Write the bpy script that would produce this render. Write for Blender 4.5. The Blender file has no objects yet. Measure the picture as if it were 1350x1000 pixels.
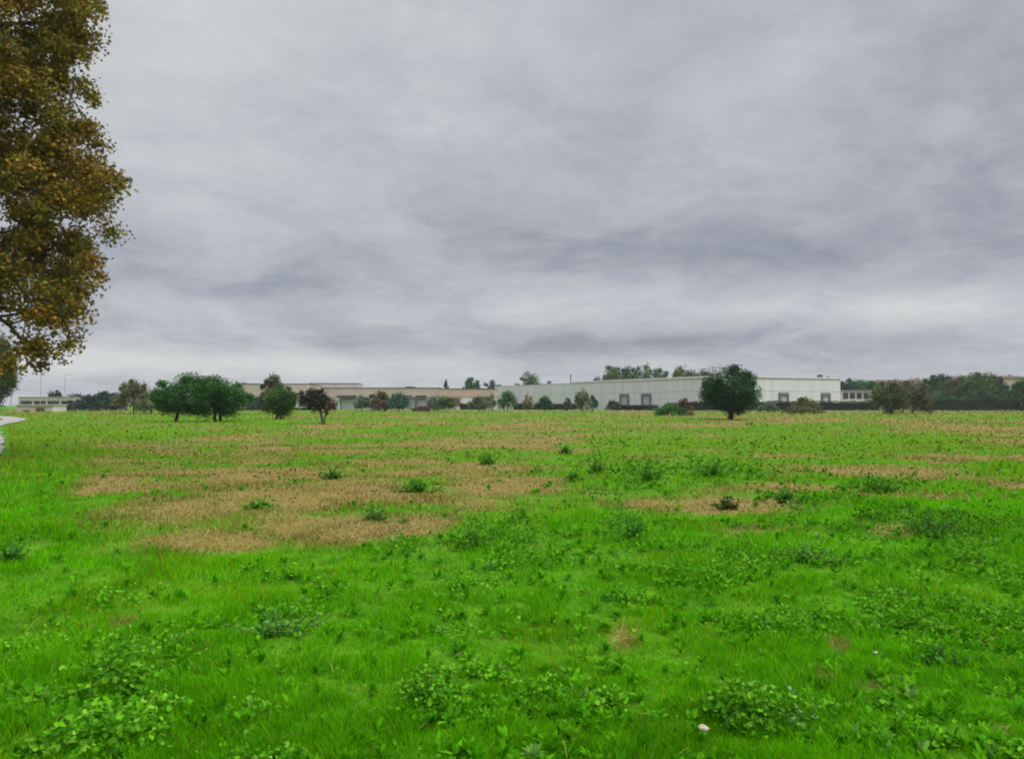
import bpy, math, random
import numpy as np
RNG = np.random.default_rng(11)
random.seed(5)
COL = bpy.context.scene.collection
H, F = 1.6, 1000.0
TH = math.atan(33.0 / 1000.0)
CT, ST = math.cos(TH), math.sin(TH)

# ---------------------------------------------------------------- layout helpers
def at(px, py, D):
    """point at depth D (metres ahead) seen at photo pixel px,py"""
    u, v = px - 675.0, 500.0 - py
    y = F * CT - v * ST
    z = F * ST + v * CT
    t = D / y
    return (u * t, D, H + z * t)
def ground_at(px, py):
    u, v = px - 675.0, 500.0 - py
    y = F * CT - v * ST
    z = F * ST + v * CT
    t = -H / z
    return (u * t, y * t)

# ---------------------------------------------------------------- value noise
_LAT = RNG.random((256, 256))
def vnoise(x, y, seed=0):
    x = np.asarray(x, float) + seed * 17.31; y = np.asarray(y, float) + seed * 9.77
    xi = np.floor(x).astype(int); yi = np.floor(y).astype(int)
    fx = x - xi; fy = y - yi
    fx = fx * fx * (3 - 2 * fx); fy = fy * fy * (3 - 2 * fy)
    a = _LAT[xi & 255, yi & 255]; b = _LAT[(xi + 1) & 255, yi & 255]
    c = _LAT[xi & 255, (yi + 1) & 255]; d = _LAT[(xi + 1) & 255, (yi + 1) & 255]
    return (a * (1 - fx) + b * fx) * (1 - fy) + (c * (1 - fx) + d * fx) * fy
def fbm(x, y, seed=0, octs=4):
    s = 0; a = .5; n = 0
    for k in range(octs):
        s = s + a * vnoise(x * 2 ** k, y * 2 ** k, seed + k * 3); n += a; a *= .5
    return s / n
def sstep(a, b, x):
    t = np.clip((x - a) / (b - a), 0, 1); return t * t * (3 - 2 * t)

def gz(x, y):
    d = np.hypot(x, y)
    near = 1 - sstep(15, 60, d)
    z = (fbm(x / .9, y / .9, 1, 3) - .5) * .09 * near
    z = z + (fbm(x / 5., y / 5., 2, 3) - .5) * .16 * (1 - .6 * sstep(40, 120, d))
    return z * sstep(1.0, 3.0, d)
def gzs(x, y): return float(gz(np.array([x]), np.array([y]))[0])

# patches of dry grass: centre in the field, half widths, strength (placed on the ground in metres)
DRY = [(105,634,75,24,1.25),(240,598,150,12,.8),(330,640,240,36,1.05),(1130,623,150,12,1.15),(930,662,150,12,1.05),(1010,643,160,9,.9),(1290,566,110,13,1.0),(1250,603,150,8,.85),(950,600,200,7,.7),(620,640,170,34,.75),(1180,655,120,6,.7),(1330,640,50,10,.7),(700,575,160,5,.7),(120,640,70,26,1.1),(300,650,215,50,1.0),(285,708,95,17,1.05),(520,690,120,22,1.0),(400,645,280,44,1.0),(230,660,170,34,.95),(430,690,170,26,1.0),(560,650,190,30,.8),(140,630,95,26,1.15),
       (350,607,170,14,.7),(650,640,150,34,.55),(200,690,60,20,.6),(420,668,90,14,1.0),(1130,624,115,11,1.05),(1000,645,130,9,.7),
       (1285,566,85,11,.8),(905,660,90,10,.8),(1290,600,60,4,.8),(1090,601,210,7,.6),(500,573,85,4,.8),
       (850,566,120,4,.5),(160,822,24,9,.95),(1150,915,26,7,.75),(1085,900,16,9,.85),(742,882,14,7,.7),
       (820,840,26,20,.6),(1105,858,18,14,.65),(1180,700,40,8,.5),(600,720,50,5,.6),(1300,975,50,10,.65),(265,860,18,5,.7),
       (865,960,50,14,.5),(1000,700,70,7,.45),(760,600,120,5,.55),(250,560,200,3,.5),(650,590,60,4,.55),(170,600,60,6,.6),(820,650,120,12,.5)]
LUSH = [(60,640,60,45),(40,600,60,20),(850,612,35,12),(940,617,45,12),(553,641,34,8),(1160,640,60,10),(630,700,40,20),(790,605,60,8)]
PATH = [(-6.5, 4), (-12.6, 14), (-17.25, 24), (-24.0, 34), (-30.2, 43), (-37.6, 54), (-43.5, 64), (-48.5, 74), (-55, 84), (-66, 98), (-84, 118), (-120, 150)]
def path_x(y): return np.interp(y, [p[1] for p in PATH], [p[0] for p in PATH])
def ell(x, y, px, py, w, h):
    X, Y = ground_at(px, py)
    y1 = ground_at(px, py - h)[1]; y0 = ground_at(px, py + h)[1]
    wx = w / F * Y
    dy = np.where(y > Y, (y - Y) / (y1 - Y), (Y - y) / (Y - y0))
    dx = (x - X * (1 + .5 * (y - Y) / Y)) / wx
    return np.exp(-(dx * dx + dy * dy) * .9)
def dryness(x, y):
    x = np.asarray(x, float); y = np.asarray(y, float)
    m = np.zeros_like(x)
    for (px, py, w, h, s) in DRY: m = np.maximum(m, s * ell(x, y, px, py, w, h))
    for (px, py, w, h) in LUSH: m = m * (1 - .75 * ell(x, y, px, py, w, h))
    d = np.hypot(x, y)
    n1 = fbm(x / 1.6, y / 1.6, 5, 4); n2 = fbm(x / 7., y / 9., 6, 4); n3 = fbm(x / 4.5, y / 3., 8, 3)
    base = .62 * sstep(13, 28, d) * sstep(.34, .64, n2) + .20 * sstep(11, 22, d) * sstep(-.35, .1, x / np.maximum(d, 1))
    edge = sstep(2.6, 5.5 , x - path_x(y)); base = base * edge; m = m * edge
    v = np.maximum(m, base) * 1.08 + (n1 - .5) * 1.75 * np.clip(.15 + m + base, 0, 1) + (n3 - .5) * .5 * m
    return np.clip(sstep(.15, 1.15, v), 0, 1)
BROAD = [(553,648,60,12,.7),(437,630,40,8,.6),(628,715,60,22,1.05),(1225,700,110,24,1.05),(855,625,70,16,1.05),(940,622,80,14,1.05),(785,615,50,12,.6),(643,608,50,8,.6),(495,682,70,9,.55),(340,670,50,8,.5),(1040,660,90,9,1.05),(1163,645,80,12,1.05),(1100,590,180,7,.4),(800,585,200,7,.42),(1250,880,90,20,.6),(950,735,360,45,.6),(900,640,260,30,.45),(600,930,420,60,.42),(1150,850,220,50,.45),(300,780,260,40,.35),(100,840,150,40,.5),(90,960,190,80,1.0),(30,870,90,40,.8),(330,960,90,40,.7),(170,900,110,50,.85),(700,955,120,30,.6),(380,820,80,18,.8),(20,725,40,22,.8),
         (650,890,60,30,.5),(1200,700,110,24,.8),(830,692,50,14,.9),(1070,735,60,10,.7),(1230,870,90,20,.7),(1330,840,60,40,.6),
         (550,790,60,10,.5),(1100,640,120,10,.5),(740,700,120,20,.6),(820,800,30,20,.6),(1180,800,50,10,.5),(950,780,60,12,.5),(560,840,90,16,.5),
         (780,930,90,26,.7),(1150,985,120,18,.5),(130,790,60,14,.6),(250,900,40,14,.6),(960,720,90,16,.5)]
def broadness(x, y):
    m = np.zeros_like(np.asarray(x, float))
    for (px, py, w, h, s) in BROAD: m = np.maximum(m, s * ell(x, y, px, py, w, h))
    n = fbm(x / .55, y / .55, 9, 4)
    return np.clip(sstep(.30, .85, m * .9 + (n - .5) * (2.0 - 1.1 * m) + .07), 0, 1)

# ---------------------------------------------------------------- materials
def mat(name):
    m = bpy.data.materials.new(name); m.use_nodes = True
    nt = m.node_tree; nt.nodes.clear()
    out = nt.nodes.new('ShaderNodeOutputMaterial')
    return m, nt, out
def leafy(name, trans=.25, rough=.55, spec=.25):
    m, nt, out = mat(name); N = nt.nodes; L = nt.links
    a = N.new('ShaderNodeAttribute'); a.attribute_name = 'col'
    p = N.new('ShaderNodeBsdfPrincipled'); p.inputs['Roughness'].default_value = rough
    p.inputs['Specular IOR Level'].default_value = spec
    t = N.new('ShaderNodeBsdfTranslucent'); mx = N.new('ShaderNodeMixShader'); mx.inputs[0].default_value = trans
    L.new(a.outputs['Color'], p.inputs['Base Color']); L.new(a.outputs['Color'], t.inputs['Color'])
    L.new(p.outputs[0], mx.inputs[1]); L.new(t.outputs[0], mx.inputs[2]); L.new(mx.outputs[0], out.inputs[0])
    return m
def plain(name, c1, c2, scale=3., rough=.8, detail=6, stretch=(1, 1, 1), bump=0., spec=.3, metallic=0.):
    m, nt, out = mat(name); N = nt.nodes; L = nt.links
    tc = N.new('ShaderNodeTexCoord'); mp = N.new('ShaderNodeMapping'); mp.inputs['Scale'].default_value = stretch
    no = N.new('ShaderNodeTexNoise'); no.inputs['Scale'].default_value = scale; no.inputs['Detail'].default_value = detail
    mx = N.new('ShaderNodeMix'); mx.data_type = 'RGBA'
    mx.inputs[6].default_value = (*c1, 1); mx.inputs[7].default_value = (*c2, 1)
    rp = N.new('ShaderNodeMapRange'); rp.inputs[1].default_value = .35; rp.inputs[2].default_value = .65
    p = N.new('ShaderNodeBsdfPrincipled'); p.inputs['Roughness'].default_value = rough
    p.inputs['Specular IOR Level'].default_value = spec; p.inputs['Metallic'].default_value = metallic
    L.new(tc.outputs['Object'], mp.inputs[0]); L.new(mp.outputs[0], no.inputs[0]); L.new(no.outputs[0], rp.inputs[0])
    L.new(rp.outputs[0], mx.inputs[0]); L.new(mx.outputs[2], p.inputs['Base Color'])
    if bump:
        b = N.new('ShaderNodeBump'); b.inputs['Strength'].default_value = bump; b.inputs['Distance'].default_value = .05
        L.new(no.outputs[0], b.inputs['Height']); L.new(b.outputs[0], p.inputs['Normal'])
    L.new(p.outputs[0], out.inputs[0])
    return m
M = {}
M['leaf'] = leafy('tree_leaves', .25, .6, .12)
M['grass'] = leafy('grass_blades', .45, .75, .04)
M['weed'] = leafy('weed_leaves', .36, .65, .07)
M['bark'] = plain('bark', (.035, .026, .018), (.10, .08, .06), 4, .9, 8, (1, 1, .25), .6)
M['palebark'] = plain('plane_tree_bark', (.07, .06, .045), (.20, .18, .14), 3, .9, 6, (1, 1, .5), .4)
M['beige'] = plain('beige_concrete_panel', (.44, .36, .31), (.54, .45, .39), .35, .85, 8, (.4, .4, 2))
M['cream'] = plain('cream_render', (.50, .45, .41), (.60, .55, .50), .4, .85, 8, (.5, .5, 2))
M['pink'] = plain('pinkish_panel', (.47, .33, .27), (.55, .41, .34), .35, .85, 8)
M['roofdark'] = plain('dark_roof_felt', (.05, .04, .04), (.10, .07, .065), .6, .9)
M['glass'] = plain('window_glass', (.02, .025, .03), (.045, .05, .055), .5, .15, 2, (1, 1, 1), 0, .5)
M['door'] = plain('grey_metal_door', (.32, .34, .36), (.42, .44, .45), .8, .5, 4, (1, 1, 6))
M['frame'] = plain('dark_metal_frame', (.10, .12, .13), (.16, .18, .19), 1.5, .5)
M['brown'] = plain('brown_metal', (.10, .05, .04), (.17, .09, .07), 1, .7)
M['white'] = plain('white_paint', (.60, .60, .58), (.70, .70, .68), 1.5, .6)
M['steel'] = plain('galvanised_steel', (.33, .34, .36), (.45, .46, .48), 3, .45, 4, (1, 1, 1), 0, .5, .4)
M['tile'] = plain('clay_roof_tiles', (.08, .05, .04), (.13, .09, .07), 2, .9)
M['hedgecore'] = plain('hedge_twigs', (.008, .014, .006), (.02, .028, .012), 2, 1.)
M['stone'] = plain('pale_stone', (.30, .27, .16), (.52, .47, .33), 60, .8, 6, (1, 1, 1), .3)
M['red'] = plain('red_paint', (.22, .03, .03), (.30, .05, .045), 1, .5)
M['gravel'] = plain('gravel_path', (.22, .205, .19), (.36, .335, .31), 9, .95, 10, (1, 1, 1), .3)

def sheet_mat():
    """white ribbed wall sheet with rain streaks"""
    m, nt, out = mat('white_wall_sheet'); N = nt.nodes; L = nt.links
    tc = N.new('ShaderNodeTexCoord')
    mp = N.new('ShaderNodeMapping'); mp.inputs['Scale'].default_value = (.5, .5, .06)
    no = N.new('ShaderNodeTexNoise'); no.inputs['Scale'].default_value = 1.; no.inputs['Detail'].default_value = 7
    sp = N.new('ShaderNodeSeparateXYZ'); w = N.new('ShaderNodeTexWave'); w.bands_direction = 'Z'; w.inputs['Scale'].default_value = .32
    mx = N.new('ShaderNodeMix'); mx.data_type = 'RGBA'
    mx.inputs[6].default_value = (.55, .55, .56, 1); mx.inputs[7].default_value = (.66, .66, .67, 1)
    rp = N.new('ShaderNodeMapRange'); rp.inputs[1].default_value = .3; rp.inputs[2].default_value = .7
    m2 = N.new('ShaderNodeMix'); m2.data_type = 'RGBA'; m2.blend_type = 'MULTIPLY'; m2.inputs[7].default_value = (.95, .95, .95, 1)
    rw = N.new('ShaderNodeMapRange'); rw.inputs[1].default_value = .8; rw.inputs[2].default_value = .95
    p = N.new('ShaderNodeBsdfPrincipled'); p.inputs['Roughness'].default_value = .6
    L.new(tc.outputs['Object'], mp.inputs[0]); L.new(mp.outputs[0], no.inputs[0]); L.new(no.outputs[0], rp.inputs[0])
    L.new(rp.outputs[0], mx.inputs[0]); L.new(tc.outputs['Object'], w.inputs[0]); L.new(w.outputs['Fac'], rw.inputs[0])
    L.new(mx.outputs[2], m2.inputs[6]); L.new(rw.outputs[0], m2.inputs[0])
    L.new(m2.outputs[2], p.inputs['Base Color']); L.new(p.outputs[0], out.inputs[0])
    return m
M['sheet'] = sheet_mat()

# ---------------------------------------------------------------- object helpers
def mesh_np(name, V, faces, m, parent=None, col=None, smooth=False):
    """V (n,3); faces: (f,k) int array or list of such arrays; col (f,3) per face"""
    if not isinstance(faces, list): faces = [faces]
    me = bpy.data.meshes.new(name)
    me.vertices.add(len(V)); me.vertices.foreach_set('co', np.ascontiguousarray(V, dtype=np.float32).ravel())
    sizes = np.concatenate([np.full(len(f), f.shape[1], dtype=np.int32) for f in faces])
    idx = np.concatenate([f.ravel() for f in faces]).astype(np.int32)
    me.loops.add(len(idx)); me.loops.foreach_set('vertex_index', idx)
    me.polygons.add(len(sizes))
    st = np.zeros(len(sizes), dtype=np.int32); st[1:] = np.cumsum(sizes)[:-1]
    me.polygons.foreach_set('loop_start', st); me.polygons.foreach_set('loop_total', sizes)
    me.update(calc_edges=True)
    if smooth: me.polygons.foreach_set('use_smooth', np.ones(len(sizes), dtype=bool))
    if col is not None:
        a = me.attributes.new('col', 'FLOAT_COLOR', 'FACE')
        c = np.ones((len(sizes), 4), dtype=np.float32); c[:, :3] = col
        a.data.foreach_set('color', c.ravel())
    me.materials.append(m)
    o = bpy.data.objects.new(name, me); COL.objects.link(o)
    if parent: o.parent = parent
    return o
def thing(name, label, cat, loc=(0, 0, 0), group=None, rz=0):
    o = bpy.data.objects.new(name, None); COL.objects.link(o); o.location = loc; o.rotation_euler = (0, 0, rz)
    o.empty_display_size = .3
    o['label'] = label; o['category'] = cat
    if group: o['group'] = group
    return o

class MB:
    def __init__(s): s.v = []; s.f = []
    def box(s, a, b):
        n = len(s.v); x0, y0, z0 = a; x1, y1, z1 = b
        s.v += [(x0,y0,z0),(x1,y0,z0),(x1,y1,z0),(x0,y1,z0),(x0,y0,z1),(x1,y0,z1),(x1,y1,z1),(x0,y1,z1)]
        s.f += [tuple(n + i for i in q) for q in ((3,2,1,0),(4,5,6,7),(0,1,5,4),(1,2,6,5),(2,3,7,6),(3,0,4,7))]
        return s
    def prism(s, pts, z0, z1):
        n = len(s.v); k = len(pts)
        s.v += [(x, y, z0) for x, y in pts] + [(x, y, z1) for x, y in pts]
        s.f += [tuple(n + i for i in reversed(range(k))), tuple(n + k + i for i in range(k))]
        s.f += [(n + i, n + (i + 1) % k, n + k + (i + 1) % k, n + k + i) for i in range(k)]
        return s
    def tube(s, pts, rad, seg=6):
        pts = [np.array(p, float) for p in pts]; n0 = len(s.v); K = len(pts)
        for i, p in enumerate(pts):
            t = pts[min(i + 1, K - 1)] - pts[max(i - 1, 0)]; t /= (np.linalg.norm(t) + 1e-9)
            u = np.cross(t, (0.31, .95, .05)); u /= (np.linalg.norm(u) + 1e-9); w = np.cross(t, u)
            for j in range(seg):
                a = 2 * math.pi * j / seg
                s.v.append(tuple(p + rad[i] * (math.cos(a) * u + math.sin(a) * w)))
        for i in range(K - 1):
            for j in range(seg):
                a = n0 + i * seg + j; b = n0 + i * seg + (j + 1) % seg
                s.f.append((a, b, b + seg, a + seg))
        s.f.append(tuple(n0 + j for j in reversed(range(seg)))); s.f.append(tuple(n0 + (K - 1) * seg + j for j in range(seg)))
        return s
    def build(s, name, m, parent=None, smooth=False):
        me = bpy.data.meshes.new(name); me.from_pydata(s.v, [], s.f); me.update()
        if smooth: me.polygons.foreach_set('use_smooth', [True] * len(s.f))
        me.materials.append(m)
        o = bpy.data.objects.new(name, me); COL.objects.link(o)
        if parent: o.parent = parent
        return o

# leaf cards --------------------------------------------------------------
T_DIAMOND = np.array([(0, -.5), (.36, 0), (0, .5), (-.36, 0)])
T_PLANE = np.array([(0, -.5), (.16, -.32), (.5, -.30), (.32, -.02), (.46, .24), (.17, .2), (0, .55), (-.17, .2), (-.46, .24), (-.32, -.02), (-.5, -.30), (-.16, -.32)])
def leaves_np(C, size, cols, tmpl=T_DIAMOND, up=.35, rng=RNG, fold=.15):
    n = len(C); k = len(tmpl)
    nrm = rng.normal(size=(n, 3)); nrm[:, 2] = np.abs(nrm[:, 2]) * (1 + up * 2); nrm /= np.linalg.norm(nrm, axis=1)[:, None]
    t = np.cross(nrm, rng.normal(size=(n, 3))); t /= np.linalg.norm(t, axis=1)[:, None]
    b = np.cross(nrm, t)
    s = (size * rng.uniform(.65, 1.35, n))[:, None, None]
    V = C[:, None, :] + s * (tmpl[None, :, 0:1] * t[:, None, :] + tmpl[None, :, 1:2] * b[:, None, :] + fold * np.abs(tmpl[None, :, 0:1]) * nrm[:, None, :])
    Fc = np.arange(n * k).reshape(n, k)
    return V.reshape(-1, 3), Fc, cols

def pick_cols(n, pal, rng, tone=None, jit=.22, gain=1.):
    pal = np.array([p[:3] for p in pal], float) * gain
    i = rng.integers(0, len(pal), n)
    c = pal[i] * rng.uniform(1 - jit, 1 + jit, (n, 1))
    if tone is not None: c = c * tone
    return np.clip(c, 0, 1)

def make_tree(name, label, cat, D, px, half, top, bot, pal, base_py=None, group=None, style='round', trunk=True,
              density=1.0, leaf=None, lump=.30, seed=1, stems=1, trunk_dx=0., bark='bark', depth=1.0, gaps=0., trunk_r=None):
    """crown seen from px-half..px+half, from photo row top down to row bot, standing D metres away"""
    rng = np.random.default_rng(seed * 101 + 7)
    X, _, ztop = at(px, top, D); zbot = at(px, bot, D)[2]
    zbot = max(zbot, .05)
    a = half / F * D; bx = a * depth; c = (ztop - zbot) / 2; zc = (ztop + zbot) / 2
    bxp = X + trunk_dx / F * D
    g = gzs(bxp, D)
    root = thing(name, label, cat, (bxp, D, g), group)
    leaf = leaf or max(.11, .0021 * D)
    K = int(np.clip(26 + 9 * a, 26, 90))
    if style == 'tall': K = int(K * 1.3)
    # clump centres
    d = rng.normal(size=(K, 3)); d /= np.linalg.norm(d, axis=1)[:, None]
    r = rng.uniform(.15, 1, K) ** .45
    cl = d * r[:, None] * (1 - lump * .5)
    if style == 'cone':
        h = rng.uniform(-1, 1, K) ; rr = (1 - h) / 2 * .95 + .05
        ang = rng.uniform(0, 6.28, K); cl = np.stack([np.cos(ang) * rr * .8, np.sin(ang) * rr * .8, h * .92], 1)
    if style == 'dome':
        cl[:, 2] = np.abs(cl[:, 2]) * 1.75 - .85
        w = np.clip(1.05 - .35 * (cl[:, 2] + .8), .3, 1); cl[:, :2] *= w[:, None] * 1.05
    if style == 'wide':
        cl[:, 2] = np.where(cl[:, 2] < -.45, -.45 + (cl[:, 2] + .45) * .3, cl[:, 2])
    if style == 'full':
        low = cl[:, 2] < 0; hr = np.hypot(cl[:, 0], cl[:, 1]) + 1e-6
        cl[low, :2] *= (np.minimum(1.0, .25 + rng.uniform(.3, .9, K)) / np.maximum(hr, .3))[low][:, None]
    cl[0] = (0, 0, .72); cl[1] = (.72, 0, -.05); cl[2] = (-.72, 0, -.1)
    rad = lump * rng.uniform(.8, 1.5, K)
    ex = (np.arange(K) >= K - K // 4) & (d[:, 2] > -.35)                     # small shoots that break the outline
    cl[ex] = d[ex] * rng.uniform(.84, 1.0, (int(ex.sum()), 1)); rad[ex] = lump * rng.uniform(.4, .75, int(ex.sum()))
    P = cl * np.array([a, bx, c]) + np.array([X - bxp, 0, zc - g])
    per = density * (2 * a) * (2 * c) * 11.0 / (leaf * leaf * .5) / K
    per = int(np.clip(per, 30, 1200))
    ii = np.repeat(np.arange(K), per)
    off = rng.normal(size=(K * per, 3)); off /= np.linalg.norm(off, axis=1)[:, None]
    off *= (rng.uniform(0, 1, K * per) ** .62)[:, None] * 1.08
    sc = min(a, c) * .45 + np.array([a, bx, c]) * .55
    C = P[ii] + off * rad[ii][:, None] * sc * 1.05
    keep = C[:, 2] > .03
    if gaps: keep &= rng.random(len(C)) > gaps * sstep(.35, .6, vnoise(C[:, 0] / a * 5 + seed, C[:, 2] / c * 4, seed))
    C = C[keep]; ii = ii[keep]
    tone = rng.uniform(.72, 1.28, K)[ii][:, None]
    cols = pick_cols(len(C), pal, rng, tone, gain=1.45 if D < 100 else 1.8)  # far crowns get a paler palette: distance haze put into the leaf colour
    V, Fc, cols = leaves_np(C, leaf, cols, rng=rng)
    mesh_np('crown', V, Fc, M['leaf'], root, cols)
    # trunk and limbs
    mb = MB(); tr = trunk_r or max(.06, .05 * c)
    ctr = np.array([X - bxp, 0, zc - g])
    for s in range(stems):
        ox = 0 if stems == 1 else rng.uniform(-.35, .35) * a
        b0 = np.array([ox, rng.uniform(-.2, .2) if stems > 1 else 0, -.1])
        tgt = ctr + np.array([ox * .6, 0, c * .35])
        mid = b0 * .5 + tgt * .5 + np.array([rng.normal() * .05 * a, rng.normal() * .05 * a, 0])
        mid[0] = b0[0] * .7 + tgt[0] * .3
        mb.tube([b0, b0 + (0, 0, .25), mid, tgt], [tr * 1.25, tr, tr * .7, tr * .25], 7)
        for k in rng.permutation(K)[:max(8, K // 2) // stems + 3]:
            u = rng.uniform(.35, .95)
            st = b0 * (1 - u) ** 2 + 2 * u * (1 - u) * mid + u * u * tgt
            m_ = (st + P[k]) / 2 + np.array([0, 0, .06 * c])
            mb.tube([st, m_, P[k]], [tr * .45, tr * .28, tr * .1], 5)
    mb.build('trunk', M[bark], root, True)
    return root

# ================================================================ GROUND
def build_ground():
    rr = np.concatenate([[0.0], np.geomspace(.6, 3.2, 14), np.geomspace(3.3, 260, 420), np.geomspace(270, 1500, 24)])
    fr = np.radians(np.linspace(-48, 48, 520)); bk = np.radians(np.linspace(48, 312, 132)[1:-1])
    an = np.concatenate([fr, bk]); na = len(an)
    R, A = np.meshgrid(rr[1:], an, indexing='ij')
    X = (R * np.sin(A)); Y = (R * np.cos(A)); 
    x = np.concatenate([[0], X.ravel()]); y = np.concatenate([[0], Y.ravel()])
    z = gz(x, y)
    V = np.stack([x, y, z], 1)
    nr = len(rr) - 1
    i = np.arange(nr - 1)[:, None]; j = np.arange(na)[None, :]; j2 = (j + 1) % na
    q = np.stack([1 + i * na + j, 1 + i * na + j2, 1 + (i + 1) * na + j2, 1 + (i + 1) * na + j], -1).reshape(-1, 4)[:, ::-1]
    jj = np.arange(na); t = np.stack([np.zeros(na, int), 1 + (jj + 1) % na, 1 + jj], 1)[:, ::-1]
    m, nt, out = mat('field_soil_and_turf'); N = nt.nodes; L = nt.links
    a = N.new('ShaderNodeAttribute'); a.attribute_name = 'dry'
    tc = N.new('ShaderNodeTexCoord'); n1 = N.new('ShaderNodeTexNoise'); n1.inputs['Scale'].default_value = 2.3; n1.inputs['Detail'].default_value = 9; n1.inputs['Roughness'].default_value = .65
    n2 = N.new('ShaderNodeTexNoise'); n2.inputs['Scale'].default_value = 18; n2.inputs['Detail'].default_value = 6
    L.new(tc.outputs['Object'], n1.inputs[0]); L.new(tc.outputs['Object'], n2.inputs[0])
    g = N.new('ShaderNodeMix'); g.data_type = 'RGBA'; g.inputs[6].default_value = (.040, .150, .004, 1); g.inputs[7].default_value = (.11, .25, .006, 1)
    s = N.new('ShaderNodeMix'); s.data_type = 'RGBA'; s.inputs[6].default_value = (.13, .09, .03, 1); s.inputs[7].default_value = (.28, .22, .06, 1)
    r1 = N.new('ShaderNodeMapRange'); r1.inputs[1].default_value = .32; r1.inputs[2].default_value = .68
    r2 = N.new('ShaderNodeMapRange'); r2.inputs[1].default_value = .3; r2.inputs[2].default_value = .7
    L.new(n1.outputs[0], r1.inputs[0]); L.new(n2.outputs[0], r2.inputs[0]); L.new(r1.outputs[0], g.inputs[0]); L.new(r2.outputs[0], s.inputs[0])
    ad = N.new('ShaderNodeMath'); ad.operation = 'MULTIPLY_ADD'; ad.inputs[1].default_value = .9; 
    sb = N.new('ShaderNodeMath'); sb.operation = 'SUBTRACT'; sb.inputs[1].default_value = .5
    L.new(n1.outputs[0], sb.inputs[0]); L.new(sb.outputs[0], ad.inputs[0]); L.new(a.outputs['Fac'], ad.inputs[2])
    r3 = N.new('ShaderNodeMapRange'); r3.inputs[1].default_value = .15; r3.inputs[2].default_value = .75
    L.new(ad.outputs[0], r3.inputs[0])
    mx = N.new('ShaderNodeMix'); mx.data_type = 'RGBA'; L.new(r3.outputs[0], mx.inputs[0]); L.new(g.outputs[2], mx.inputs[6]); L.new(s.outputs[2], mx.inputs[7])
    p = N.new('ShaderNodeBsdfPrincipled'); p.inputs['Roughness'].default_value = .95; p.inputs['Specular IOR Level'].default_value = .1
    bp = N.new('ShaderNodeBump'); bp.inputs['Strength'].default_value = .8; bp.inputs['Distance'].default_value = .04
    L.new(n2.outputs[0], bp.inputs['Height']); L.new(bp.outputs[0], p.inputs['Normal'])
    L.new(mx.outputs[2], p.inputs['Base Color']); L.new(p.outputs[0], out.inputs[0])
    o = mesh_np('ground', V, [q, t], m, smooth=True)
    at_ = o.data.attributes.new('dry', 'FLOAT', 'POINT'); at_.data.foreach_set('value', np.where(np.abs(np.arctan2(x, y)) < 2.2, dryness(x, np.maximum(y, .5)), .2).astype(np.float32))
    o['kind'] = 'structure'
build_ground()

# path at the left edge
def build_path():
    ys = np.linspace(4, 150, 240); xs = path_x(ys); k = 6
    dx = np.gradient(xs, ys); nx = 1 / np.hypot(1, dx); ny = -dx * nx
    V = []
    for j in range(k + 1):
        s = (j / k - .5) * 2 * 1.05 - .05
        e = (vnoise(ys / .8, ys * 0 + j, 3) - .5) * .35 * (j in (0, k))
        x = xs + nx * (s + e); y = ys + ny * (s + e) 
        V.append(np.stack([x, y, gz(x, y) + .05 + .02 * (1 - (s / 1.5) ** 2)], 1))
    V = np.stack(V, 1).reshape(-1, 3); n = len(ys); i = np.arange(n - 1)[:, None]; j = np.arange(k)[None, :]
    q = np.stack([i * (k + 1) + j, i * (k + 1) + j + 1, (i + 1) * (k + 1) + j + 1, (i + 1) * (k + 1) + j], -1).reshape(-1, 4)
    o = mesh_np('path', V, q, M['gravel'], smooth=True); o['kind'] = 'structure'
build_path()
def build_track():
    xs = np.linspace(-40, 170, 211); V = []
    for o_, zz in ((-1.6, .03), (0, .06), (1.6, .03)):
        yy = 178 + 3 * np.sin(xs / 60) + o_; V.append(np.stack([xs, yy, gz(xs, yy) + .09 + zz], 1))
    V = np.stack(V, 1).reshape(-1, 3); i = np.arange(210)[:, None]; j = np.arange(2)[None]
    q = np.stack([i * 3 + j, (i + 1) * 3 + j, (i + 1) * 3 + j + 1, i * 3 + j + 1], -1).reshape(-1, 4)
    o = mesh_np('track', V, q, M['gravel'], smooth=True); o['kind'] = 'structure'
build_track()
def on_path(x, y): return np.abs(x + .2 - path_x(y)) < 1.65

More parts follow.
